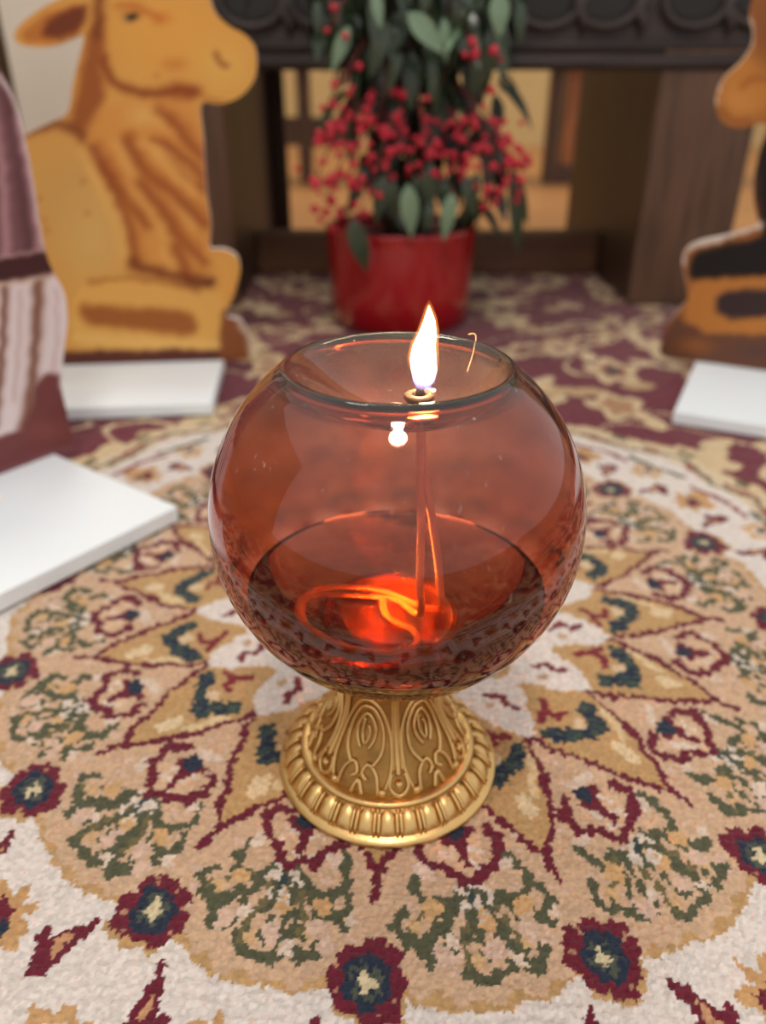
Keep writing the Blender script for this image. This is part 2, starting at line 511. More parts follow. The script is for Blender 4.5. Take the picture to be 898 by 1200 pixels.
# carved arcade: U-shaped raised frames round flat sheets, recess shade put into their colour
black = mat('recess_shade', (26, 22, 22), rough=.6)
for i, xc in enumerate([-.29, -.18, -.085, .02, .125, .22, .30, .42, .52]):
    wv = .042 if i not in (8,) else .055
    pts = [(xc - wv, .003, .50), (xc - wv, .0, .415)] + [(xc - wv * math.cos(a), -.002, .408 - .028 * math.sin(a)) for a in np.linspace(.15, PI - .15, 9)] + [(xc + wv, .0, .415), (xc + wv, .003, .50)]
    f = put('carved_arch', tube_data('carved_arch', pts, .0055, 8), darker, tb)
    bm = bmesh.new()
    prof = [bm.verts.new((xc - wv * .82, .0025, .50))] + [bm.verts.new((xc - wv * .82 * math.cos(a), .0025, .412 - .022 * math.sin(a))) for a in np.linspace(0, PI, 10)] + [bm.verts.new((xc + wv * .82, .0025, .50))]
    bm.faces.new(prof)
    me = bpy.data.meshes.new('recess_shade_sheet'); bm.to_mesh(me); bm.free()
    put('recess_shade_sheet', me, black, f, smooth=False)
    # leaf carving in the spandrel
    lp = [(xc + wv + .006 + .006 * math.sin(q * 2.1), -.001, .372 + .013 * q) for q in range(0, 5)]
    put('carved_leaf', tube_data('carved_leaf', lp, [.003, .008, .009, .006, .002], 8), darker, tb)

# far bench, seen between the legs
bw = wood('bench_wood', (120, 66, 32), (160, 98, 52), rough=.45, scale=(10, 10, 2))
bdark = wood('bench_dark', (58, 36, 24), (84, 54, 34), rough=.5, scale=(10, 10, 2))
bn = thing('wooden_bench', 'brown wooden bench with slanted legs on the tan floor far behind the table', 'bench', (0, 2.75, 0))
box('seat', (-.9, -.16, .40), (1.25, .16, .44), bw, bn, .006)
box('stretcher', (-.85, -.012, .12), (-.10, .012, .21), bdark, bn, .004)
for x0, x1, m in ((-.30, -.255, bdark), (.575, .62, bdark), (-.86, -.81, bw), (1.15, 1.2, bw)):
    o = box('leg', (x0, -.03, -.004), (x1, .03, .40), m, bn, .004)
box('side_board', (.63, -.02, .05), (.70, .02, .40), bw, bn, .004)
box('side_board', (.745, -.02, .05), (.80, .02, .40), bw, bn, .004)
box('lower_rail', (.60, -.025, -.004), (.90, .025, .06), bdark, bn, .004)
# dark post at the far left
pt = box('wooden_post', (-.64, 1.02, -.0035), (-.575, 1.08, 1.1), dark, None, .004)
pt['label'] = 'dark wooden post rising behind the robed figure at the far left'; pt['category'] = 'post'
#@ENDTABLE

#@CUT
# ------------------------------------------------------------------ printed cut-out figures on white boards
white_board = mat('white_painted_board', (232, 242, 248), rough=.45, var=.015, vscale=12)
edge_white = mat('white_cut_edge', (226, 222, 218), rough=.6)
print_mat = mat('printed_figure', (255, 255, 255), rough=.6, attr='print', spec=.25)

class Painter:
    def __init__(s, P, base):
        s.x = P[:, 0] + 1.6 * wob(P[:, 0], P[:, 1], 55, 3); s.y = P[:, 1] + 1.6 * wob(P[:, 0], P[:, 1], 47, 1)
        s.c = np.zeros((len(P), 3)); s.c[:] = base
    def mix(s, a, c):
        a = np.clip(a, 0, 1)[:, None]; s.c = s.c * (1 - a) + np.array(c, float) * a
    def stroke(s, pts, w, c, a=1., soft=.5):
        pts = [tuple(p) for p in catmull(pts, 6)]
        d = seg_d(s.x, s.y, pts)
        s.mix(a * (np.exp(-(d / (w * .72)) ** 2) if soft > .75 else np.clip((w - d) / (w * soft), 0, 1)), c)
    def blob(s, x, y, rx, ry, c, a=1., soft=.6, rot=0):
        u = (s.x - x) * math.cos(rot) + (s.y - y) * math.sin(rot); v = -(s.x - x) * math.sin(rot) + (s.y - y) * math.cos(rot)
        s.mix(a * np.clip((1 - np.hypot(u / rx, v / ry)) / soft, 0, 1), c)
    def poly(s, pts, c, a=1., soft=3):
        pts = np.array(catmull(pts, 6, True))
        ins = np.zeros(len(s.x), bool)
        for (ax, ay), (bx, by) in zip(pts, np.roll(pts, -1, 0)):
            k = ((ay > s.y) != (by > s.y)) & (s.x < (bx - ax) * (s.y - ay) / (by - ay + 1e-9) + ax)
            ins ^= k
        d = seg_d(s.x, s.y, [tuple(p) for p in pts] + [tuple(pts[0])])
        sd = np.where(ins, d, -d)
        s.mix(a * np.clip(sd / soft + .5, 0, 1), c)

def cutout(name, outline, p0, nrm, thick, paint, parent, step=3.2, sharp=False):
    ol = [np.array(p, float) for p in outline] if sharp else catmull(outline, 5, True)
    ol = np.array(ol)
    lo, hi = ol.min(0), ol.max(0)
    g = np.stack(np.meshgrid(np.arange(lo[0], hi[0], step), np.arange(lo[1], hi[1], step)), -1).reshape(-1, 2)
    ins = np.zeros(len(g), bool)
    for (ax, ay), (bx, by) in zip(ol, np.roll(ol, -1, 0)):
        ins ^= ((ay > g[:, 1]) != (by > g[:, 1])) & (g[:, 0] < (bx - ax) * (g[:, 1] - ay) / (by - ay + 1e-9) + ax)
    d = seg_d(g[:, 0], g[:, 1], [tuple(p) for p in ol] + [tuple(ol[0])])
    g = g[ins & (d > step * .6)]
    n0 = len(ol)
    vs = [Vector(p) for p in ol] + [Vector(p) for p in g]
    ed = [(i, (i + 1) % n0) for i in range(n0)]
    v2, e2, f2, *_ = delaunay_2d_cdt(vs, ed, [], 1, 1e-4)
    pix = np.array([tuple(v) for v in v2])
    W = plane_at(pix[:, 0], pix[:, 1], p0, nrm)
    W[:, 2] = np.maximum(W[:, 2], .0168)
    org = np.array(parent.location)
    W = W - org
    n = len(W)
    back = W + np.array(nrm) * thick
    cnt = {}
    for f in f2:
        for a, b in zip(f, f[1:] + f[:1]): cnt[(a, b)] = 1
    faces = [tuple(f) for f in f2]
    # orient towards the viewer (-nrm side)
    a, b, c = (W[i] for i in f2[0])
    if np.dot(np.cross(b - a, c - a), nrm) > 0:
        faces = [tuple(reversed(f)) for f in faces]
        cnt = {(b, a): 1 for (a, b) in cnt}
    side = [(b, a, a + n, b + n) for (a, b) in cnt if (b, a) not in cnt]
    allf = faces + [tuple(i + n for i in reversed(f)) for f in faces] + side
    me = data(name, np.concatenate([W, back]), allf)
    P = Painter(pix, (200, 150, 80)); paint(P)
    c = np.concatenate([P.c, np.full_like(P.c, 150)])
    c = c * .95
    at = me.color_attributes.new('print', 'FLOAT_COLOR', 'POINT')
    at.data.foreach_set('color', np.concatenate([lina(np.clip(c, 0, 255)), np.ones((len(c), 1))], 1).ravel())
    me.materials.append(print_mat); me.materials.append(edge_white)
    mi = [0] * len(faces) + [1] * (len(allf) - len(faces))
    me.polygons.foreach_set('material_index', mi)
    return put(name, me, None, parent, smooth=False)

def board(corner, du, dv, lu, lv, parent, h=.0135):
    """white base board: corner + du*lu + dv*lv"""
    org = np.array(parent.location)
    du = np.array((*du, 0.)); dv = np.array((*dv, 0.)); c = np.array((*corner, .0034)) - org
    bm = bmesh.new()
    q = [c, c + du * lu, c + du * lu + dv * lv, c + dv * lv]
    lowv = [bm.verts.new(p) for p in q]; top = [bm.verts.new(p + np.array((0, 0, h))) for p in q]
    bm.faces.new(lowv[::-1]); bm.faces.new(top)
    for i in range(4): bm.faces.new((lowv[i], lowv[(i + 1) % 4], top[(i + 1) % 4], top[i]))
    bmesh.ops.recalc_face_normals(bm, faces=bm.faces[:])
    bmesh.ops.bevel(bm, geom=bm.edges[:], offset=.0012, segments=2, affect='EDGES', profile=.5)
    me = bpy.data.meshes.new('base_board'); bm.to_mesh(me); bm.free()
    o = put('base_board', me, white_board, parent, smooth=False); o['label'] = 'white painted base board'
    return o

def unit(v):
    v = np.array(v, float); return v / np.linalg.norm(v)

# ---- ox
ox = thing('ox_cutout', 'flat printed cut-out of a lying golden brown ox on a white board', 'nativity figure', (-.29, .62, 0))
u = unit((-.182, -.013)); vv = unit((.013, -.150)); vv = unit((.10, -.995)); u = np.array((vv[1], -vv[0]))
board((-.1985, .633), u, vv, .34, .155, ox)
nrm = np.array((-vv[0], -vv[1], 0.))
p_ox = np.array((-.204, .622, .014))
ox_out = [(-95, 434), (30, 431), (180, 428), (262, 427), (290, 424), (293, 402), (282, 376), (266, 370), (274, 345), (281, 318), (277, 300), (262, 292), (246, 290), (247, 262), (243, 235), (240, 200), (238, 160), (236, 122), (258, 122), (280, 114), (297, 95), (301, 74), (298, 54), (286, 40), (268, 30), (252, 14), (245, -8), (240, -40), (215, -70), (170, -85), (130, -70), (112, -40), (107, -12), (88, -8), (62, 2), (36, 18), (18, 36), (20, 50), (38, 55), (62, 54), (84, 46), (98, 42), (92, 70), (85, 100), (79, 132), (58, 144), (34, 156), (0, 175), (-50, 195), (-95, 240), (-110, 330)]
def paint_ox(P):
    P.c[:] = (216, 156, 76)
    P.blob(90, 230, 130, 120, (206, 158, 88), .9, .8); P.blob(110, 280, 55, 80, (216, 176, 104), .7, .9)
    P.blob(200, 40, 110, 70, (226, 164, 76), .9, .7); P.blob(262, 78, 50, 50, (224, 172, 86), .9, .8); P.blob(160, 100, 50, 40, (224, 168, 84), .6, .9)
    # neck shade, jaw line
    P.poly([(104, 40), (96, 80), (88, 120), (80, 150), (100, 165), (112, 140), (122, 110), (118, 80), (124, 50), (120, 20)], (146, 76, 34), .85, 12)
    P.stroke([(122, 70), (130, 92), (150, 105), (178, 110), (205, 106), (230, 108)], 9, (132, 62, 26), .85, .9)
    P.blob(212, 108, 26, 16, (150, 66, 26), .7, .9); P.blob(205, 75, 22, 12, (196, 116, 50), .6, .9)
    P.stroke([(236, 108), (244, 116), (262, 120)], 5, (176, 110, 50), .6, .9)
    # ear, eye, nostril
    P.poly([(98, 8), (70, 10), (45, 22), (26, 40), (40, 50), (66, 48), (92, 38)], (186, 110, 48), .9, 6)
    P.poly([(100, 8), (80, 12), (58, 24), (50, 40), (72, 44), (94, 34)], (112, 52, 28), .95, 8)
    P.stroke([(116, -20), (116, 10), (112, 40)], 11, (122, 60, 28), .8, .9)
    P.blob(153, 19, 17, 11, (188, 120, 56), .8, .6); P.blob(154, 19, 10, 6, (40, 36, 26), 1, .5); P.blob(147, 23, 4, 2.5, (150, 150, 140), .8, .6)
    P.stroke([(138, 8), (152, 6), (172, 14), (188, 22)], 6, (190, 102, 40), .7, .9); P.blob(190, 22, 18, 10, (206, 116, 44), .6, .9)
    P.stroke([(254, 62), (258, 70), (265, 77)], 5, (140, 74, 36), .9, .8)
    P.blob(183, 90, 6, 6, (186, 110, 44), .6, .9)
    # dewlap folds
    P.poly([(100, 160), (130, 190), (150, 240), (160, 300), (200, 320), (243, 318), (246, 270), (240, 200), (236, 130), (200, 118), (150, 118), (118, 130)], (214, 146, 70), .8, 12)
    for pts, wd in [([(110, 175), (135, 215), (160, 248), (172, 262)], 7), ([(150, 165), (170, 200), (205, 228), (240, 262)], 8), ([(165, 215), (190, 245), (212, 280), (240, 305)], 8), ([(185, 130), (210, 150), (225, 172), (238, 184)], 7), ([(195, 176), (215, 200), (240, 222)], 6), ([(120, 195), (150, 260), (158, 305)], 6), ([(205, 290), (215, 310), (222, 330)], 7), ([(180, 165), (200, 172), (238, 205)], 4)]:
        P.stroke(pts, wd * 1.5, (140, 66, 28), .75, .9)
        P.stroke([(a - 13, b + 4) for a, b in pts], 9, (234, 178, 98), .5, .9)
        P.stroke([(a + 6, b - 6) for a, b in pts], 10, (186, 104, 46), .35, .9)
    P.blob(165, 135, 28, 22, (224, 176, 100), .7, .9)
    # shoulder spots, back line
    P.stroke([(24, 158), (60, 146), (84, 150), (95, 160)], 9, (130, 70, 36), .8, .9)
    for q in [(97, 212), (102, 250), (45, 232), (52, 258), (56, 270)]: P.blob(*q, 6, 5, (166, 104, 52), .6, .9)
    P.stroke([(155, 310), (190, 320), (243, 330)], 10, (112, 50, 22), .8, .9)
    P.stroke([(243, 296), (262, 310), (266, 330), (258, 350)], 9, (222, 160, 76), .8, .9)
    P.stroke([(205, 333), (230, 336), (250, 330)], 5, (100, 46, 24), .9, .9)
    # folded foreleg
    P.poly([(100, 330), (150, 322), (230, 338), (262, 350), (262, 412), (200, 414), (100, 410), (84, 372)], (224, 168, 86), .95, 5)
    P.poly([(96, 358), (150, 360), (215, 364), (228, 376), (222, 392), (150, 386), (104, 378)], (152, 84, 36), .9, 9)
    P.stroke([(105, 330), (160, 326), (235, 342)], 4, (156, 90, 40), .7, .9)
    P.stroke([(88, 396), (170, 402), (255, 404)], 7, (232, 186, 106), .8, .9)
    # ground
    P.poly([(-110, 414), (60, 412), (150, 410), (256, 411), (256, 436), (-110, 440)], (88, 42, 34), .97, 4)
    P.poly([(262, 366), (300, 366), (300, 436), (256, 432), (258, 412)], (134, 76, 42), .95, 4)
    P.stroke([(276, 372), (290, 395), (293, 424)], 3.5, (214, 200, 190), .8, .8)
cutout('printed_panel', ox_out, p_ox, nrm, .008, paint_ox, ox)

# ---- donkey (right)
dk = thing('donkey_cutout', 'flat printed cut-out of a dark lying donkey on a white board beside the table leg', 'nativity figure', (.46, .58, 0))
u = unit((.079, -.039)); vv = np.array((u[1], -u[0])) if (u[1] * .08 - u[0] * -.1) < 0 else np.array((-u[1], u[0]))
vv = np.array((-.445, -.895)) * 1.0; vv = unit(np.array((u[1], -u[0]))); vv = vv if vv[1] < 0 else -vv
c = np.array((.298, .455)) - vv * .19
board(tuple(c), u, vv, .34, .19, dk)
nrm = np.array((-vv[0], -vv[1], 0.)); p_dk = np.array((.38, .617, .014))
dk_out = [(779, 418), (776, 398), (783, 378), (796, 362), (806, 350), (803, 330), (800, 305), (806, 290), (822, 282), (850, 276), (876, 269), (888, 262), (884, 238), (884, 210), (890, 180), (899, 148), (886, 146), (870, 150), (852, 147), (841, 134), (839, 112), (849, 90), (868, 72), (880, 54), (882, 36), (878, 18), (884, -6), (905, -40), (960, -60), (1010, 20), (1030, 150), (1060, 300), (1070, 452), (985, 447), (900, 436), (840, 426)]
def paint_dk(P):
    P.c[:] = (150, 92, 48)
    P.blob(880, 100, 60, 60, (196, 128, 58), .95, .6); P.blob(865, 120, 30, 30, (206, 140, 70), .8, .8); P.blob(895, 40, 18, 60, (140, 84, 44), .8, .8)
    P.stroke([(845, 130), (860, 140), (880, 142)], 6, (150, 88, 40), .7, .9); P.stroke([(870, 100), (885, 92), (898, 94)], 6, (160, 92, 40), .7, .9)
    P.poly([(884, 200), (900, 160), (1000, 150), (1060, 300), (1000, 340), (870, 330), (815, 330), (812, 300), (840, 288), (892, 276), (886, 240)], (24, 18, 18), .98, 6)
    P.stroke([(890, 170), (886, 210), (890, 250)], 5, (88, 50, 36), .7, .9)
    P.poly([(803, 352), (815, 330), (850, 326), (960, 322), (1060, 340), (1060, 400), (900, 392), (830, 390), (806, 378)], (190, 122, 56), .97, 5)
    P.poly([(838, 356), (852, 342), (900, 338), (1000, 340), (1000, 374), (900, 372), (850, 372)], (50, 36, 40), .95, 6)
    P.poly([(776, 400), (790, 372), (806, 380), (840, 392), (900, 392), (1070, 402), (1070, 455), (776, 424)], (104, 66, 50), .95, 5)
    P.blob(815, 405, 30, 16, (168, 100, 46), .7, .8); P.blob(890, 412, 40, 14, (84, 60, 60), .6, .9)
    P.stroke([(801, 330), (800, 305), (808, 289), (850, 277), (890, 264)], 5, (226, 214, 206), .9, .5)
    P.stroke([(800, 312), (804, 340), (803, 356)], 4, (146, 96, 60), .8, .8)
    P.stroke([(838, 120), (848, 90), (868, 72), (881, 52), (880, 20)], 3, (230, 210, 190), .8, .7)
    P.stroke([(783, 376), (797, 360)], 4, (190, 150, 130), .8, .8)
cutout('printed_panel', dk_out, p_dk, nrm, .008, paint_dk, dk)

# ---- robed figure (left)
rb = thing('robed_figure_cutout', 'flat printed cut-out of a mauve robe with a brown belt on a white board', 'nativity figure', (-.33, .30, 0))
u = unit((-.09, -.122)); vv = np.array((u[1], -u[0])); vv = vv if vv[0] > 0 else -vv      # vv points to the candle
A = np.array((-.167, .25))
c = A - vv * .178
board(tuple(c), u, vv, .22, .178, rb)
nrm = np.array((-vv[0], -vv[1], 0.)); p_rb = np.array((-.2945, .3595, .014))
rb_out = [(83, 527), (80, 490), (72, 452), (75, 412), (79, 378), (76, 345), (66, 325), (55, 300), (47, 262), (38, 205), (28, 155), (16, 112), (2, 84), (-14, 60), (-28, 20), (-44, -20), (-38, -70), (-48, -120), (-82, -150), (-120, -140), (-142, -90), (-140, -20), (-172, 40), (-196, 140), (-210, 640), (-120, 608), (-60, 582), (0, 557), (45, 540)]
def paint_rb(P):
    P.c[:] = (122, 82, 87)
    for pts, wd, c in [([(2, 90), (18, 160), (28, 240), (36, 300)], 10, (96, 58, 64)), ([(-10, 120), (2, 200), (8, 300)], 9, (186, 142, 148)), ([(20, 140), (36, 220), (46, 290)], 7, (182, 140, 146)), ([(-20, 100), (-12, 200), (-12, 310)], 11, (92, 56, 62))]:
        P.stroke(pts, wd, c, .85, .9)
    P.blob(-84, -70, 42, 60, (206, 158, 128), .95, .3); P.blob(-96, -78, 5, 3, (50, 36, 32)); P.blob(-68, -80, 5, 3, (50, 36, 32)); P.stroke([(-82, -78), (-78, -60), (-86, -56)], 3, (160, 104, 82), .7, .9); P.stroke([(-96, -42), (-82, -38), (-70, -43)], 3, (150, 80, 74), .8, .9)
    P.stroke([(0, 88), (20, 130), (36, 200), (47, 270), (56, 302)], 4, (226, 210, 210), .9, .9)
    P.poly([(-210, 352), (0, 330), (60, 316), (84, 360), (78, 420), (72, 462), (0, 540), (-210, 620)], (234, 220, 222), .98, 4)
    for pts, wd in [([(6, 336), (3, 400), (-6, 500)], 7), ([(45, 326), (43, 390), (37, 450), (28, 500)], 9), ([(-40, 350), (-44, 420), (-50, 540)], 10), ([(-90, 350), (-94, 560)], 12)]:
        P.stroke(pts, wd, (126, 80, 62), .95, .9)
    P.stroke([(24, 340), (22, 400), (16, 470)], 4, (200, 176, 172), .8, .9); P.stroke([(66, 340), (66, 400), (60, 440)], 4, (206, 184, 182), .8, .9)
    P.poly([(-210, 318), (0, 303), (60, 294), (66, 320), (0, 332), (-210, 352)], (70, 34, 36), .98, 3)
    P.stroke([(-40, 338), (0, 333), (36, 328), (66, 321)], 4, (214, 184, 168), .9, .9); P.stroke([(-40, 304), (0, 301), (60, 292)], 3, (196, 160, 156), .7, .9)
    P.poly([(46, 445), (68, 438), (72, 455), (92, 500), (92, 530), (-210, 650), (-210, 580), (0, 512), (28, 500)], (116, 60, 60), .97, 4)
    P.blob(55, 505, 40, 18, (142, 80, 78), .6, .9)
    P.stroke([(84, 525), (40, 542), (0, 558), (-60, 582)], 8, (140, 100, 112), .7, .9)
cutout('printed_panel', rb_out, p_rb, nrm, .008, paint_rb, rb)

#@ENDCUT

#@PLANT
# ------------------------------------------------------------------ potted berry plant
PC = Vector((.023, .864, .003))
plant = thing('potted_berry_plant', 'leafy plant with red berry sprays in a glossy red pot before the dark table', 'potted plant', PC)
potm = mat('red_glaze', (150, 20, 26), rough=.22, coat=.5, var=.06, vscale=8)
prof = [(0, .003), (.086, .003), (.090, .006), (.0925, .05), (.096, .12), (.0975, .136), (.0985, .140), (.0965, .142), (.094, .138), (.0925, .125), (.092, .118), (0, .118)]
prof = [(a * 1.1, b * .96) for a, b in prof]
put('pot', lathe_data('pot', prof, 64), potm, plant)
put('soil', lathe_data('soil', [(0, .114), (.1005, .114), (.08, .119), (0.02, .122), (0, .122)], 32), mat('dark_soil', (38, 28, 22), rough=.95, bump=.6, bscale=120), plant)
leafm = mat('green_leaf', (46, 62, 42), rough=.32, var=.25, vscale=30, spec=.6)
leafp = mat('highlight_leaf', (110, 136, 108), rough=.3, var=.2, vscale=30, spec=.6)  # lighter leaf copy, glossy highlights painted in as base colour
stemm = mat('brown_twig', (64, 46, 30), rough=.7)
redtwig = mat('red_twig', (112, 34, 40), rough=.6)
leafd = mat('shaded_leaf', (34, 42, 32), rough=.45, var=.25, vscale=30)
berrym = mat('red_berry', (184, 30, 54), rough=.35, var=.15, vscale=60)
def leaf_mesh(name, L, W, droop, m):
    V, Fc = [], []
    ns = 7
    for i in range(ns):
        s = i / (ns - 1)
        wd = W * (math.sin(PI * min(1, s * 1.02) ** .8) ** .9 if 0 < s < 1 else .03)
        z = -droop * L * s * s
        for q, cx_ in ((-1, .16), (0, 0), (1, .16)):
            V.append((q * wd, L * s, z + cx_ * wd))
    for i in range(ns - 1):
        for q in range(2):
            a = i * 3 + q
            Fc.append((a, a + 1, a + 4, a + 3))
    me = data(name, V, Fc)
    me.materials.append(m)
    return me
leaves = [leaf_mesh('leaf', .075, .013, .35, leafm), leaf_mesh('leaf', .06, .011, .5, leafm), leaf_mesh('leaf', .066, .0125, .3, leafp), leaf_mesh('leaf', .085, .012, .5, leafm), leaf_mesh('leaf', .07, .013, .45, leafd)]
def wpt(px, py, Yp):
    return Vector(plane_at(px, py, (0, Yp, 0), (0, 1, 0))) - PC
def leaf_at(pos, az, el, roll, kind, s=1.):
    o = put('leaf', leaves[kind], None, plant)
    o.matrix_local = Matrix.Translation(pos) @ Matrix.Rotation(az, 4, 'Z') @ Matrix.Rotation(el, 4, 'X') @ Matrix.Rotation(roll, 4, 'Y') @ Matrix.Diagonal((s, s, s, 1))
    return o
R = random.Random(11)
# stems
tips = []
for i in range(16):
    a = 2 * PI * i / 16 + R.uniform(-.2, .2)
    hgt = R.uniform(.30, .44); sp = R.uniform(.03, .10)
    base = Vector((.02 * math.cos(a), .02 * math.sin(a), .122))
    pts = [base, base + Vector((sp * .35 * math.cos(a), sp * .35 * math.sin(a), hgt * .4)), base + Vector((sp * math.cos(a), sp * math.sin(a), hgt * .8)), base + Vector((sp * 1.35 * math.cos(a), sp * 1.35 * math.sin(a), hgt * .9))]
    pts = [Vector((p[0], p[1] * (.45 if p[1] > 0 else 1), p[2])) for p in catmull(pts, 4)]
    put('stem', tube_data('stem', pts, [.0035 * (1 - .6 * j / len(pts)) for j in range(len(pts))], 6), stemm, plant)
    tips.append(pts)
nl = 0
for pts in tips:
    for j in range(3, len(pts)):
        for q in range(2):
            a = R.uniform(0, 2 * PI)
            p = Vector(pts[j]) + Vector((R.uniform(-.012, .012), R.uniform(-.012, .012), 0))
            hi = p.z > .30
            leaf_at(p, a, R.uniform(-1.15, -.35) if hi else R.uniform(-1.2, -.7), R.uniform(-.5, .5), R.choice([0, 1, 3, 0, 3, 2] if hi else [0, 1, 3]), R.uniform(.75, 1.1) if hi else R.uniform(.6, .85)); nl += 1
# leaves the photograph shows clearly: (root, tip) in the picture, distance
def leaf_to(p0, p1, Yp, kind, s=1.):
    A_, B_ = wpt(*p0, Yp), wpt(*p1, Yp - .012)
    d = B_ - A_; L0 = [.075, .06, .066, .085][kind]
    dn = d.normalized(); zz = Vector((0, -1, .25)); zz = (zz - dn * zz.dot(dn)).normalized(); xx = dn.cross(zz)
    M = Matrix((xx, dn, zz)).transposed().to_4x4()
    k = d.length / L0
    o = put('leaf', leaves[kind], None, plant)
    o.matrix_local = Matrix.Translation(A_) @ M @ Matrix.Diagonal((k * s, k, k, 1))
for a in [((478, 14), (522, 58), .74, 2, 1.1), ((585, -12), (587, 42), .74, 2, 1.3), ((455, 25), (432, 88), .75, 0, 1.), ((410, 30), (388, 80), .75, 2, .9), ((372, 0), (372, 38), .76, 0, 1.),
          ((520, 20), (524, 70), .75, 2, .8), ((600, 200), (613, 300), .74, 0, .55), ((598, 195), (626, 265), .74, 3, .7), ((478, 215), (483, 278), .74, 2, 1.), ((530, 225), (521, 282), .74, 2, .9),
          ((450, 205), (440, 262), .74, 0, 1.), ((412, 255), (430, 320), .74, 0, 1.1), ((505, 235), (500, 270), .75, 0, 1.), ((560, 200), (545, 262), .75, 3, 1.), ((575, 30), (572, 110), .75, 3, .9), ((610, 0), (612, 48), .75, 0, 1.),
          ((440, -10), (446, 30), .74, 2, 1.), ((540, -20), (536, 28), .75, 0, 1.1), ((500, -25), (497, 18), .75, 0, 1.1), ((395, 0), (398, 40), .76, 3, 1.), ((560, 60), (556, 120), .76, 3, 1.), ((470, 60), (452, 110), .76, 3, 1.), ((505, 70), (512, 130), .76, 3, 1.),
          ((430, 195), (405, 250), .76, 3, 1.), ((460, 210), (465, 262), .75, 3, 1.1), ((490, 205), (480, 255), .76, 3, 1.1), ((520, 210), (530, 260), .76, 3, 1.1), ((545, 205), (560, 255), .75, 0, 1.1), ((505, 190), (505, 245), .75, 0, 1.2)]:
    leaf_to(*a)
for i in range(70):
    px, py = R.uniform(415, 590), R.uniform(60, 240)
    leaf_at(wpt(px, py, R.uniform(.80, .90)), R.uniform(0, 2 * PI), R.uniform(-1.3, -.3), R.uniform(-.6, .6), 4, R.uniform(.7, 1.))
# berry sprays
bme = bpy.data.meshes.new('berry'); bm = bmesh.new(); bmesh.ops.create_uvsphere(bm, u_segments=8, v_segments=5, radius=.0054); bm.to_mesh(bme); bm.free(); bme.materials.append(berrym)
sprays = [(385, 120, 5), (405, 100, 6), (425, 130, 8), (445, 150, 9), (400, 155, 8), (382, 170, 8), (420, 175, 10), (450, 180, 10), (475, 165, 9), (372, 205, 8), (390, 215, 7), (410, 205, 7), (440, 205, 5), (400, 258, 9), (420, 260, 4),
          (555, 55, 7), (565, 70, 4), (390, 30, 3), (525, 165, 9), (545, 155, 6), (500, 180, 6), (560, 130, 6), (555, 185, 8), (580, 150, 8), (585, 180, 8), (600, 185, 10), (615, 195, 7), (540, 205, 6), (575, 210, 7), (600, 225, 5), (495, 145, 6), (470, 140, 7), (570, 230, 4), (505, 205, 4), (380, 235, 6), (448, 120, 6), (590, 165, 6), (432, 225, 5), (480, 200, 5)]
nb = 0
for (px, py, cnt) in sprays:
    cnt = max(3, round(cnt * .85))
    Yp = R.uniform(.73, .79)
    c = wpt(px, py, Yp)
    root = c + Vector((-c.x * .35, .05, R.uniform(.02, .06)))
    put('twig', tube_data('twig', catmull([root, (root + c) / 2 + Vector((0, -.006, .006)), c], 3), .0012, 5), redtwig, plant)
    for i in range(cnt):
        p = c + Vector((R.gauss(0, .011), R.gauss(0, .010), R.gauss(0, .011)))
        o = put('berry', bme, None, plant); o.location = p; s = R.uniform(.6, 1.15); o.scale = (s, s, s * .95); nb += 1
print('leaves', nl, 'berries', nb)
#@ENDPLANT

#@STAND
# ------------------------------------------------------------------ gilt stand
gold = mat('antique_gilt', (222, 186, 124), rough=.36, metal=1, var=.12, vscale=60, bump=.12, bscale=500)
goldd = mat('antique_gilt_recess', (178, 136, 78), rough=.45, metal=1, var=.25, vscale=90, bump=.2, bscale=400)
stand = thing('gilt_stand', 'ornate gold metal pedestal foot with scrollwork under the red glass globe', 'candle stand', (0, 0, .0018))
def band(name, prof, m, seg=120):
    return put(name, lathe_data(name, prof, seg), m, stand)
band('base_rim', [(.030, 0), (.0545, 0), (.0560, .0009), (.0565, .0022), (.0560, .0036), (.0545, .0042), (.0535, .0048), (.050, .0060), (.030, .0060)], gold)
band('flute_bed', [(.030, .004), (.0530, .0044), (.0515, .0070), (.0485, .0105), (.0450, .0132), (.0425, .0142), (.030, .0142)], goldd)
band('upper_bead', [(.030, .0128), (.0432, .0128), (.0444, .0138), (.0446, .0150), (.0436, .0160), (.0420, .0162), (.030, .0160)], gold)
body_prof = [(.030, .012), (.0405, .0150), (.0395, .0180), (.0372, .0225), (.0335, .0290), (.0295, .0360), (.0262, .0430), (.0242, .0490), (.0232, .0550), (.0230, .0610), (.0238, .0660), (.0256, .0695), (.0285, .0718), (.0318, .0728), (.0330, .0738), (.0326, .0748), (.0312, .0748), (.0305, .0735), (.020, .066), (.004, .064)]
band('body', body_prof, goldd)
band('cup_rim', [(.0300, .0722), (.0322, .0722), (.0338, .0734), (.0342, .0746), (.0335, .0756), (.0322, .0756), (.0312, .0748), (.0300, .0740)], gold)
cupm = mat('bright_gilt_cup', (246, 214, 150), rough=.5, metal=.35)
put('cup_bowl', lathe_data('cup_bowl', [(.0004, .0655)] + [(q, .0655 + .05 - math.sqrt(.05 ** 2 - q * q)) for q in np.linspace(.002, .0306, 14)], 64, top=False), cupm, stand)
def body_r(z):
    return float(np.interp(z, [p[1] for p in body_prof[1:14]], [p[0] for p in body_prof[1:14]]))
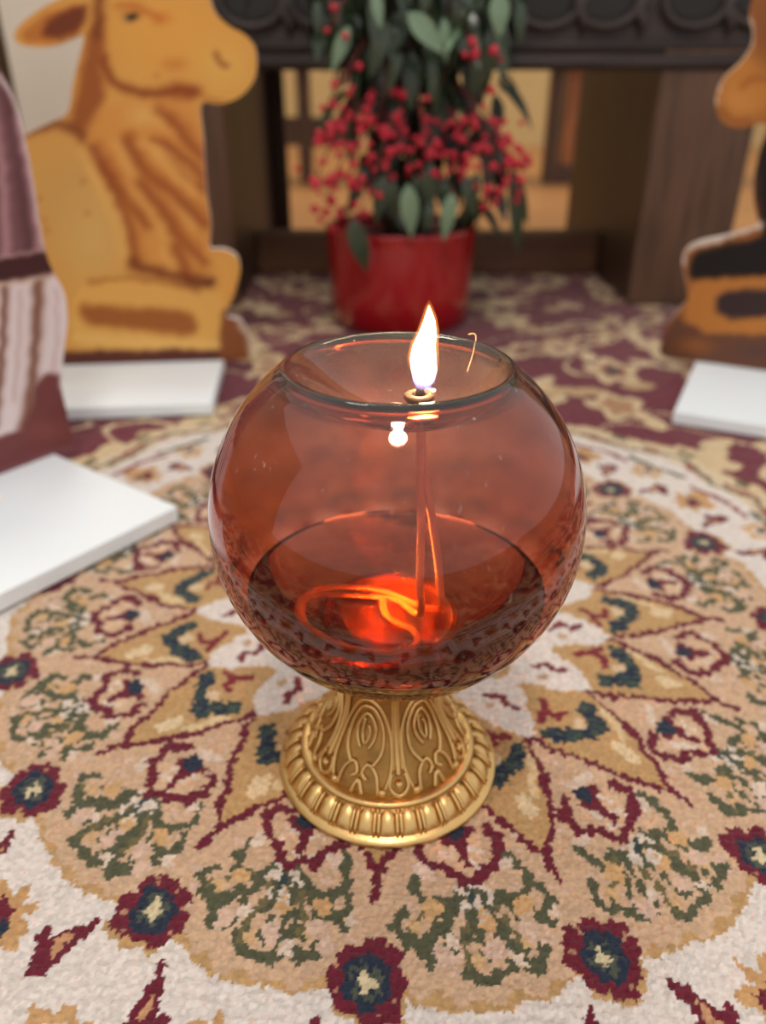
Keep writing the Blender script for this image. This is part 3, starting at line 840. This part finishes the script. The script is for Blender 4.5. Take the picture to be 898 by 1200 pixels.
# flutes: 30 raised tongues, each between a pair of ridges
def sp(a, r, z): return (r * math.sin(a), -r * math.cos(a), z)
NF = 30
fl_prof = [(.0528, .0052), (.0516, .0076), (.0496, .0101), (.0470, .0124), (.0446, .0138)]
def tongue(name, a0, half, lift):
    V, Fc = [], []
    for i, (r, z) in enumerate(fl_prof):
        s = i / (len(fl_prof) - 1)
        hw = half * (1 if s < .75 else 1 - .55 * (s - .75) / .25)
        for j in range(7):
            q = -1 + j / 3
            hgt = lift * (1 - q * q) * (1 if 0 < i < len(fl_prof) - 1 else .35)
            V.append(sp(a0 + q * hw, r + hgt * .62, z + hgt * .78 - .0002))
    for i in range(len(fl_prof) - 1):
        for j in range(6):
            a = i * 7 + j; Fc.append((a, a + 1, a + 8, a + 7))
    return data(name, V, Fc)
ta = tongue('flute', 0, PI / NF * .78, .0014)
rd = tube_data('ridge', [sp(.0, r + .0009, z + .0009) for r, z in fl_prof], [.0007, .0009, .0009, .0008, .0006], 6)
for i in range(NF):
    a = 2 * PI * i / NF
    o = put('flute', ta, gold, stand); o.rotation_euler.z = a
    for s in (-1, 1):
        o = put('ridge', rd, gold, stand); o.rotation_euler.z = a + PI / NF + s * .020
# scrollwork: six fans of nested loops between straps
def on_body(a, z, lift=.0006):
    r = body_r(z) + lift; return sp(a, r, z)
def scroll_mesh(name, pts, rad):
    pts = catmull(pts, 6)
    return tube_data(name, [on_body(a, z) for a, z in pts], rad, 7)
D = PI / 180
loops = [scroll_mesh('scroll_loop', [(-20 * D, .020), (-25 * D, .030), (-24 * D, .044), (-14 * D, .056), (0, .061), (14 * D, .056), (24 * D, .044), (25 * D, .030), (20 * D, .020)], .00105),
         scroll_mesh('scroll_loop', [(-9 * D, .029), (-17 * D, .036), (-17 * D, .046), (-9 * D, .0545), (0, .057), (9 * D, .0545), (17 * D, .046), (17 * D, .036), (9 * D, .029)], .0011),
         scroll_mesh('scroll_loop', [(-4 * D, .036), (-9 * D, .041), (-9 * D, .047), (0, .053), (9 * D, .047), (9 * D, .041), (4 * D, .036)], .001),
         scroll_mesh('scroll_curl', [(-3 * D, .050), (-4 * D, .043), (0, .038), (4 * D, .043), (1.5 * D, .047)], .0009),
         scroll_mesh('scroll_curl', [(-15 * D, .018), (-13 * D, .026), (-6 * D, .030), (-2 * D, .026), (-6 * D, .0235)], .0011),
         scroll_mesh('scroll_curl', [(15 * D, .018), (13 * D, .026), (6 * D, .030), (2 * D, .026), (6 * D, .0235)], .0011),
         scroll_mesh('scroll_curl', [(-4 * D, .017), (0, .023), (4 * D, .017)], .0012)]
strap = [scroll_mesh('strap', [(0, .064), (0, .050), (0, .036), (0, .026)], .0015), scroll_mesh('strap_edge', [(-3 * D, .064), (-3.2 * D, .050), (-3.4 * D, .036), (-3.5 * D, .028)], .0007), scroll_mesh('strap_edge', [(3 * D, .064), (3.2 * D, .050), (3.4 * D, .036), (3.5 * D, .028)], .0007),
         scroll_mesh('strap_curl', [(-5 * D, .027), (-6.5 * D, .021), (0, .0175), (6.5 * D, .021), (5 * D, .027)], .0011)]
for k in range(6):
    a = (k * 60 - 22) * D
    for me in loops:
        o = put(me.name.split('.')[0], me, gold, stand); o.rotation_euler.z = a
    for me in strap:
        o = put(me.name.split('.')[0], me, gold, stand); o.rotation_euler.z = a + 30 * D
    bmm = bpy.data.meshes.get('stand_bead')
    if not bmm:
        bmm = bpy.data.meshes.new('stand_bead'); bm = bmesh.new(); bmesh.ops.create_icosphere(bm, subdivisions=2, radius=.0022); bm.to_mesh(bmm); bm.free()
    for da, z in ((30, .0225), (18, .019), (-18, .019)):
        o = put('bead', bmm, gold, stand); o.location = on_body(a + da * D, z)
#@ENDSTAND

#@LAMP
# ------------------------------------------------------------------ glass oil lamp
lamp = thing('oil_lamp_globe', 'round amber red glass oil lamp with lit wick on the gold stand', 'oil lamp', GC)
def glass_mat(name, ior, tint, absorb, dens, rough=0.):
    m = bpy.data.materials.new(name); m.use_nodes = True
    nt = m.node_tree; N = nt.nodes; L = nt.links
    N.remove(N['Principled BSDF']); out = N['Material Output']
    g = N.new('ShaderNodeBsdfGlass'); g.inputs['IOR'].default_value = ior; g.inputs['Color'].default_value = (*tint, 1); g.inputs['Roughness'].default_value = rough
    L.new(g.outputs[0], out.inputs['Surface'])
    if dens:
        v = N.new('ShaderNodeVolumeAbsorption'); v.inputs['Color'].default_value = (*absorb, 1); v.inputs['Density'].default_value = dens
        L.new(v.outputs[0], out.inputs['Volume'])
    return m
def arc(R, a0, a1, n):
    return [(R * math.sin(a), -R * math.cos(a)) for a in np.linspace(a0, a1, n)]
TH = .0026
foot_a = math.asin(.030 / GR); rim_a = PI - math.asin(.047 / GR)
outer = [(.0005, -.0735), (.022, -.0738), (.027, -.0744)] + arc(GR, foot_a, rim_a - .05, 60)
lip = [(.0462, .0662), (.0440, .0668), (.0415, .0655)]
dip = [(.0385, .0630), (.0330, .0575), (.0260, .0520), (.0180, .0480), (.0110, .0462), (.0070, .0456), (.0052, .0450)]
Ri = GR - TH
inner_dip = [(.0052, .0428), (.0080, .0428), (.0120, .0434), (.0190, .0452), (.0270, .0492), (.0340, .0546), (.0390, .0594), (.0425, .0622), (.0450, .0622)]
inner = arc(Ri, PI - math.asin(.0485 / Ri), math.asin(.026 / Ri), 56) + [(.020, -.0726), (.010, -.0723), (.0005, -.0722)]
prof = outer + lip + dip + inner_dip + inner
off = [0.] * len(prof)
for i, (r, z) in enumerate(prof):
    if len(outer) + 2 <= i < len(outer) + len(lip) + len(dip) + len(inner_dip) - 1:
        off[i] = .008 * (1 - min(1, r / .046)) ** .8
shell_mesh = lathe_data('glass_globe', prof, 128, off=off)
GLASS = glass_mat('amber_glass', 1.48, (1, 1, 1), (.80, .31, .08), 500)
FILM_ROUGH = .2; DUST_AMT = .10; OZ = -.037
# one glass: 'film' (residue inside, above the oil) roughens it, 'dust' lies on the top of the dimple
nt = GLASS.node_tree; N = nt.nodes; L = nt.links
g = [n for n in N if n.type == 'BSDF_GLASS'][0]
af = N.new('ShaderNodeAttribute'); af.attribute_name = 'film'
mf = N.new('ShaderNodeMath'); mf.operation = 'MULTIPLY'; mf.inputs[1].default_value = FILM_ROUGH
L.new(af.outputs['Fac'], mf.inputs[0]); L.new(mf.outputs[0], g.inputs['Roughness'])
ad = N.new('ShaderNodeAttribute'); ad.attribute_name = 'dust'
tc = N.new('ShaderNodeTexCoord'); nz = N.new('ShaderNodeTexNoise'); nz.inputs['Scale'].default_value = 45; nz.inputs['Detail'].default_value = 6
L.new(tc.outputs['Object'], nz.inputs['Vector'])
mu = N.new('ShaderNodeMath'); mu.operation = 'MULTIPLY'; L.new(ad.outputs['Fac'], mu.inputs[0]); L.new(nz.outputs['Fac'], mu.inputs[1])
df = N.new('ShaderNodeBsdfDiffuse'); df.inputs[0].default_value = (*lin((196, 190, 184)), 1)
ao = N.new('ShaderNodeAttribute'); ao.attribute_name = 'outside'                    # fine lint and scratches on the outside
mp_ = N.new('ShaderNodeMapping'); mp_.inputs['Scale'].default_value = (1, 1, .35); L.new(tc.outputs['Object'], mp_.inputs[0])
ns = N.new('ShaderNodeTexNoise'); ns.inputs['Scale'].default_value = 420; ns.inputs['Detail'].default_value = 2; L.new(mp_.outputs[0], ns.inputs['Vector'])
sr = N.new('ShaderNodeMapRange'); sr.inputs[1].default_value = .70; sr.inputs[2].default_value = .76; sr.inputs[3].default_value = 0; sr.inputs[4].default_value = .4
L.new(ns.outputs['Fac'], sr.inputs[0]); m2 = N.new('ShaderNodeMath'); m2.operation = 'MULTIPLY'; L.new(sr.outputs[0], m2.inputs[0]); L.new(ao.outputs['Fac'], m2.inputs[1])
m3 = N.new('ShaderNodeMath'); m3.operation = 'ADD'; L.new(mu.outputs[0], m3.inputs[0]); L.new(m2.outputs[0], m3.inputs[1]); mu = m3
ms = N.new('ShaderNodeMixShader')
L.new(mu.outputs[0], ms.inputs[0]); L.new(g.outputs[0], ms.inputs[1]); L.new(df.outputs[0], ms.inputs[2]); L.new(ms.outputs[0], N['Material Output'].inputs['Surface'])
n_in = len(outer) + len(lip) + len(dip)
a_f = shell_mesh.attributes.new('film', 'FLOAT', 'POINT'); a_d = shell_mesh.attributes.new('dust', 'FLOAT', 'POINT'); a_o = shell_mesh.attributes.new('outside', 'FLOAT', 'POINT')
for v in shell_mesh.vertices:
    i = v.index // 128
    if i >= n_in + len(inner_dip):
        a_f.data[v.index].value = (min(1., max(.12, (v.co.y + .01) / .03))) if v.co.z > OZ + .001 else 0.
    if i < n_in:
        a_o.data[v.index].value = 1. if v.co.z > .04 else .35
        a_d.data[v.index].value = max(0., min(1., (v.co.z - .025) / .037)) * DUST_AMT
put('glass_globe', shell_mesh, GLASS, lamp)
# oil
Ro = Ri + .0006
oil = [(.0005, -.0727), (.010, -.0728), (.020, -.0731), (.0265, -.0734)] + [p for p in arc(Ro, math.asin(.0272 / Ro), math.acos(-OZ / Ro), 30)] + [(math.sqrt(Ri * Ri - OZ * OZ) - .002, OZ - .0005), (.03, OZ - .0006), (.0005, OZ - .0006)]
OILM = glass_mat('red_oil', 1.45, (1, 1, 1), (.66, .43, .10), 54)
put('lamp_oil', lathe_data('lamp_oil', oil, 128), OILM, lamp)['label'] = 'pool of dark red lamp oil'
# wick holder and wick
WX = .0085
metal = mat('sooty_collar', (70, 60, 52), rough=.38, metal=.7, var=.35, vscale=300)
cuff = mat('wick_collar_top', (96, 76, 62), rough=.4, var=.2, vscale=300)
tube = [(.0003, .040), (.0036, .040), (.0048, .0435), (.0050, .0470), (.0046, .0505), (.0050, .0520), (.0053, .0530), (.0046, .0538), (.0026, .0538), (.0022, .050), (.0003, .050)]
wh = put('wick_holder', lathe_data('wick_holder', tube, 40), metal, lamp); wh.location = (WX, 0, 0)
ck = put('wick_collar', lathe_data('wick_collar', [(.0040, .0512), (.0055, .0514), (.0062, .0526), (.0058, .0540), (.0046, .0546), (.0032, .0542), (.0030, .052)], 40, closed=True), cuff, lamp); ck.location = (WX, 0, 0); ck.rotation_euler = (.0, 0.0, 0)
wickm = mat('white_cotton_wick', (222, 178, 162), rough=.9, bump=.5, bscale=900)
char = mat('charred_wick', (40, 30, 26), rough=.9)
put('wick_tip', tube_data('wick_tip', [(WX, 0, .049), (WX + .0004, 0, .0545), (WX + .0008, 0, .0585)], [.0020, .0019, .0012], 8), char, lamp)
zb = -.0695
strandA = catmull([(WX + .0008, 0, .044), (WX + .0012, 0, .02), (WX + .002, -.005, -.005), (.0105, -.009, -.030), (.0115, -.010, -.052), (.010, -.004, zb + .002), (0, .008, zb), (-.018, .012, zb), (-.042, .002, zb + .012), (-.040, -.018, zb + .010), (-.018, -.032, zb + .007), (.006, -.030, zb + .005), (.008, -.016, zb + .002), (-.004, -.004, zb), (-.006, .010, zb)], 8)
strandB = catmull([(WX + .0012, .0006, .044), (WX + .003, .001, .02), (WX + .008, -.004, -.008), (.0195, -.008, -.032), (.020, -.010, -.050), (.012, .002, zb + .003), (-.010, .016, zb + .002), (-.038, .010, zb + .010), (-.045, -.012, zb + .014), (-.026, -.030, zb + .010), (-.004, -.034, zb + .007), (.004, -.028, zb + .006)], 8)
put('wick_strand', tube_data('wick_strand', strandA, .0018, 8), wickm, lamp)
put('wick_strand', tube_data('wick_strand', strandB, .0018, 8), wickm, lamp)
# flame
FB = Vector((WX + .0012, 0, .0555))
fprof = [(.0004, 0), (.0026, .0012), (.0044, .0040), (.0052, .0085), (.0051, .0130), (.0044, .0180), (.0034, .0230), (.0022, .0280), (.0011, .0315), (.0003, .0340)]
fme = lathe_data('flame', fprof, 32, off=[.0022 * (z / .034) ** 1.6 + .0006 * math.sin(z * 300) for r, z in fprof])
fm = bpy.data.materials.new('flame_glow'); fm.use_nodes = True
nt = fm.node_tree; N = nt.nodes; L = nt.links; N.remove(N['Principled BSDF'])
tc = N.new('ShaderNodeTexCoord'); sx = N.new('ShaderNodeSeparateXYZ'); L.new(tc.outputs['Object'], sx.inputs[0])
mr = N.new('ShaderNodeMapRange'); mr.inputs[1].default_value = 0; mr.inputs[2].default_value = .034; L.new(sx.outputs[2], mr.inputs[0])
rc = N.new('ShaderNodeValToRGB'); e = rc.color_ramp.elements
e[0].position = 0; e[0].color = (.10, .16, .9, 1); e[1].position = .16; e[1].color = (.5, .42, .9, 1)
for p, c in ((.27, (1, .62, .30, 1)), (.40, (1, .86, .62, 1)), (.75, (1, .84, .52, 1)), (1., (1, .50, .16, 1))):
    q = e.new(p); q.color = c
rs = N.new('ShaderNodeValToRGB'); e = rs.color_ramp.elements
e[0].position = 0; e[0].color = (.03, .03, .03, 1); e[1].position = .14; e[1].color = (.06, .06, .06, 1)
for p, v in ((.22, .07), (.36, .5), (.48, 1.), (.85, .9), (1., .3)):
    q = e.new(p); q.color = (v, v, v, 1)
L.new(mr.outputs[0], rc.inputs[0]); L.new(mr.outputs[0], rs.inputs[0])
em = N.new('ShaderNodeEmission'); L.new(rc.outputs[0], em.inputs[0])
mm = N.new('ShaderNodeMath'); mm.operation = 'MULTIPLY'; mm.inputs[1].default_value = 8000; L.new(rs.outputs[0], mm.inputs[0]); L.new(mm.outputs[0], em.inputs[1])
tr = N.new('ShaderNodeBsdfTransparent'); L.new(tr.outputs[0], N['Material Output'].inputs['Surface']); L.new(em.outputs[0], N['Material Output'].inputs['Volume'])
fl = put('flame', fme, fm, lamp); fl.location = FB
mp = [(r * 1.16 + .0004 if 0 < i < len(fprof) - 1 else .0003, z * 1.045 + .0002 + (.0012 if i == 0 else 0)) for i, (r, z) in enumerate(fprof)]
mme = lathe_data('flame_mantle', mp, 32, off=[.0022 * (z / .034) ** 1.6 + .0006 * math.sin(z * 300) for r, z in mp])
mf_ = bpy.data.materials.new('flame_mantle_glow'); mf_.use_nodes = True
nt = mf_.node_tree; N = nt.nodes; L = nt.links; N.remove(N['Principled BSDF'])
em = N.new('ShaderNodeEmission'); em.inputs[0].default_value = (1, .30, .06, 1)
tc = N.new('ShaderNodeTexCoord'); sx = N.new('ShaderNodeSeparateXYZ'); L.new(tc.outputs['Object'], sx.inputs[0])
mr = N.new('ShaderNodeMapRange'); mr.inputs[1].default_value = .008; mr.inputs[2].default_value = .016; mr.inputs[3].default_value = 0; mr.inputs[4].default_value = 130
L.new(sx.outputs[2], mr.inputs[0]); L.new(mr.outputs[0], em.inputs[1])
tr = N.new('ShaderNodeBsdfTransparent'); L.new(tr.outputs[0], N['Material Output'].inputs['Surface']); L.new(em.outputs[0], N['Material Output'].inputs['Volume'])
put('flame_mantle', mme, mf_, lamp).location = FB
pl = bpy.data.lights.new('flame_light', 'POINT'); pl.energy = .09; pl.color = lin((255, 186, 110)); pl.shadow_soft_size = .006
po = bpy.data.objects.new('flame_light', pl); COL.objects.link(po); po.parent = lamp; po.location = FB + Vector((0, 0, .016))
#@ENDLAMP
# added lamp under the dimple, beside the wick, to make the oil glow
dl_ = bpy.data.lights.new('added_oil_glow_light', 'AREA'); dl_.shape = 'DISK'; dl_.size = .012; dl_.spread = math.radians(24); dl_.energy = 6.0; dl_.color = lin((255, 168, 76))
do = bpy.data.objects.new('added_oil_glow_light', dl_); COL.objects.link(do); do.parent = lamp; do.location = (-.008, .021, .034)
do.rotation_euler = (Vector((.004, .003, -.082)) - do.location).to_track_quat('-Z', 'Y').to_euler()
hair = put('stray_thread', tube_data('stray_thread', catmull([(.0325, .014, .2085), (.0352, .022, .2125), (.0374, .031, .2172), (.0370, .0345, .2185), (.0345, .0355, .2180)], 6), .00032, 6), mat('tan_thread', (186, 156, 120), rough=.7))
hair['label'] = 'tiny curled tan thread lying on the glass dimple right of the flame'; hair['category'] = 'thread'
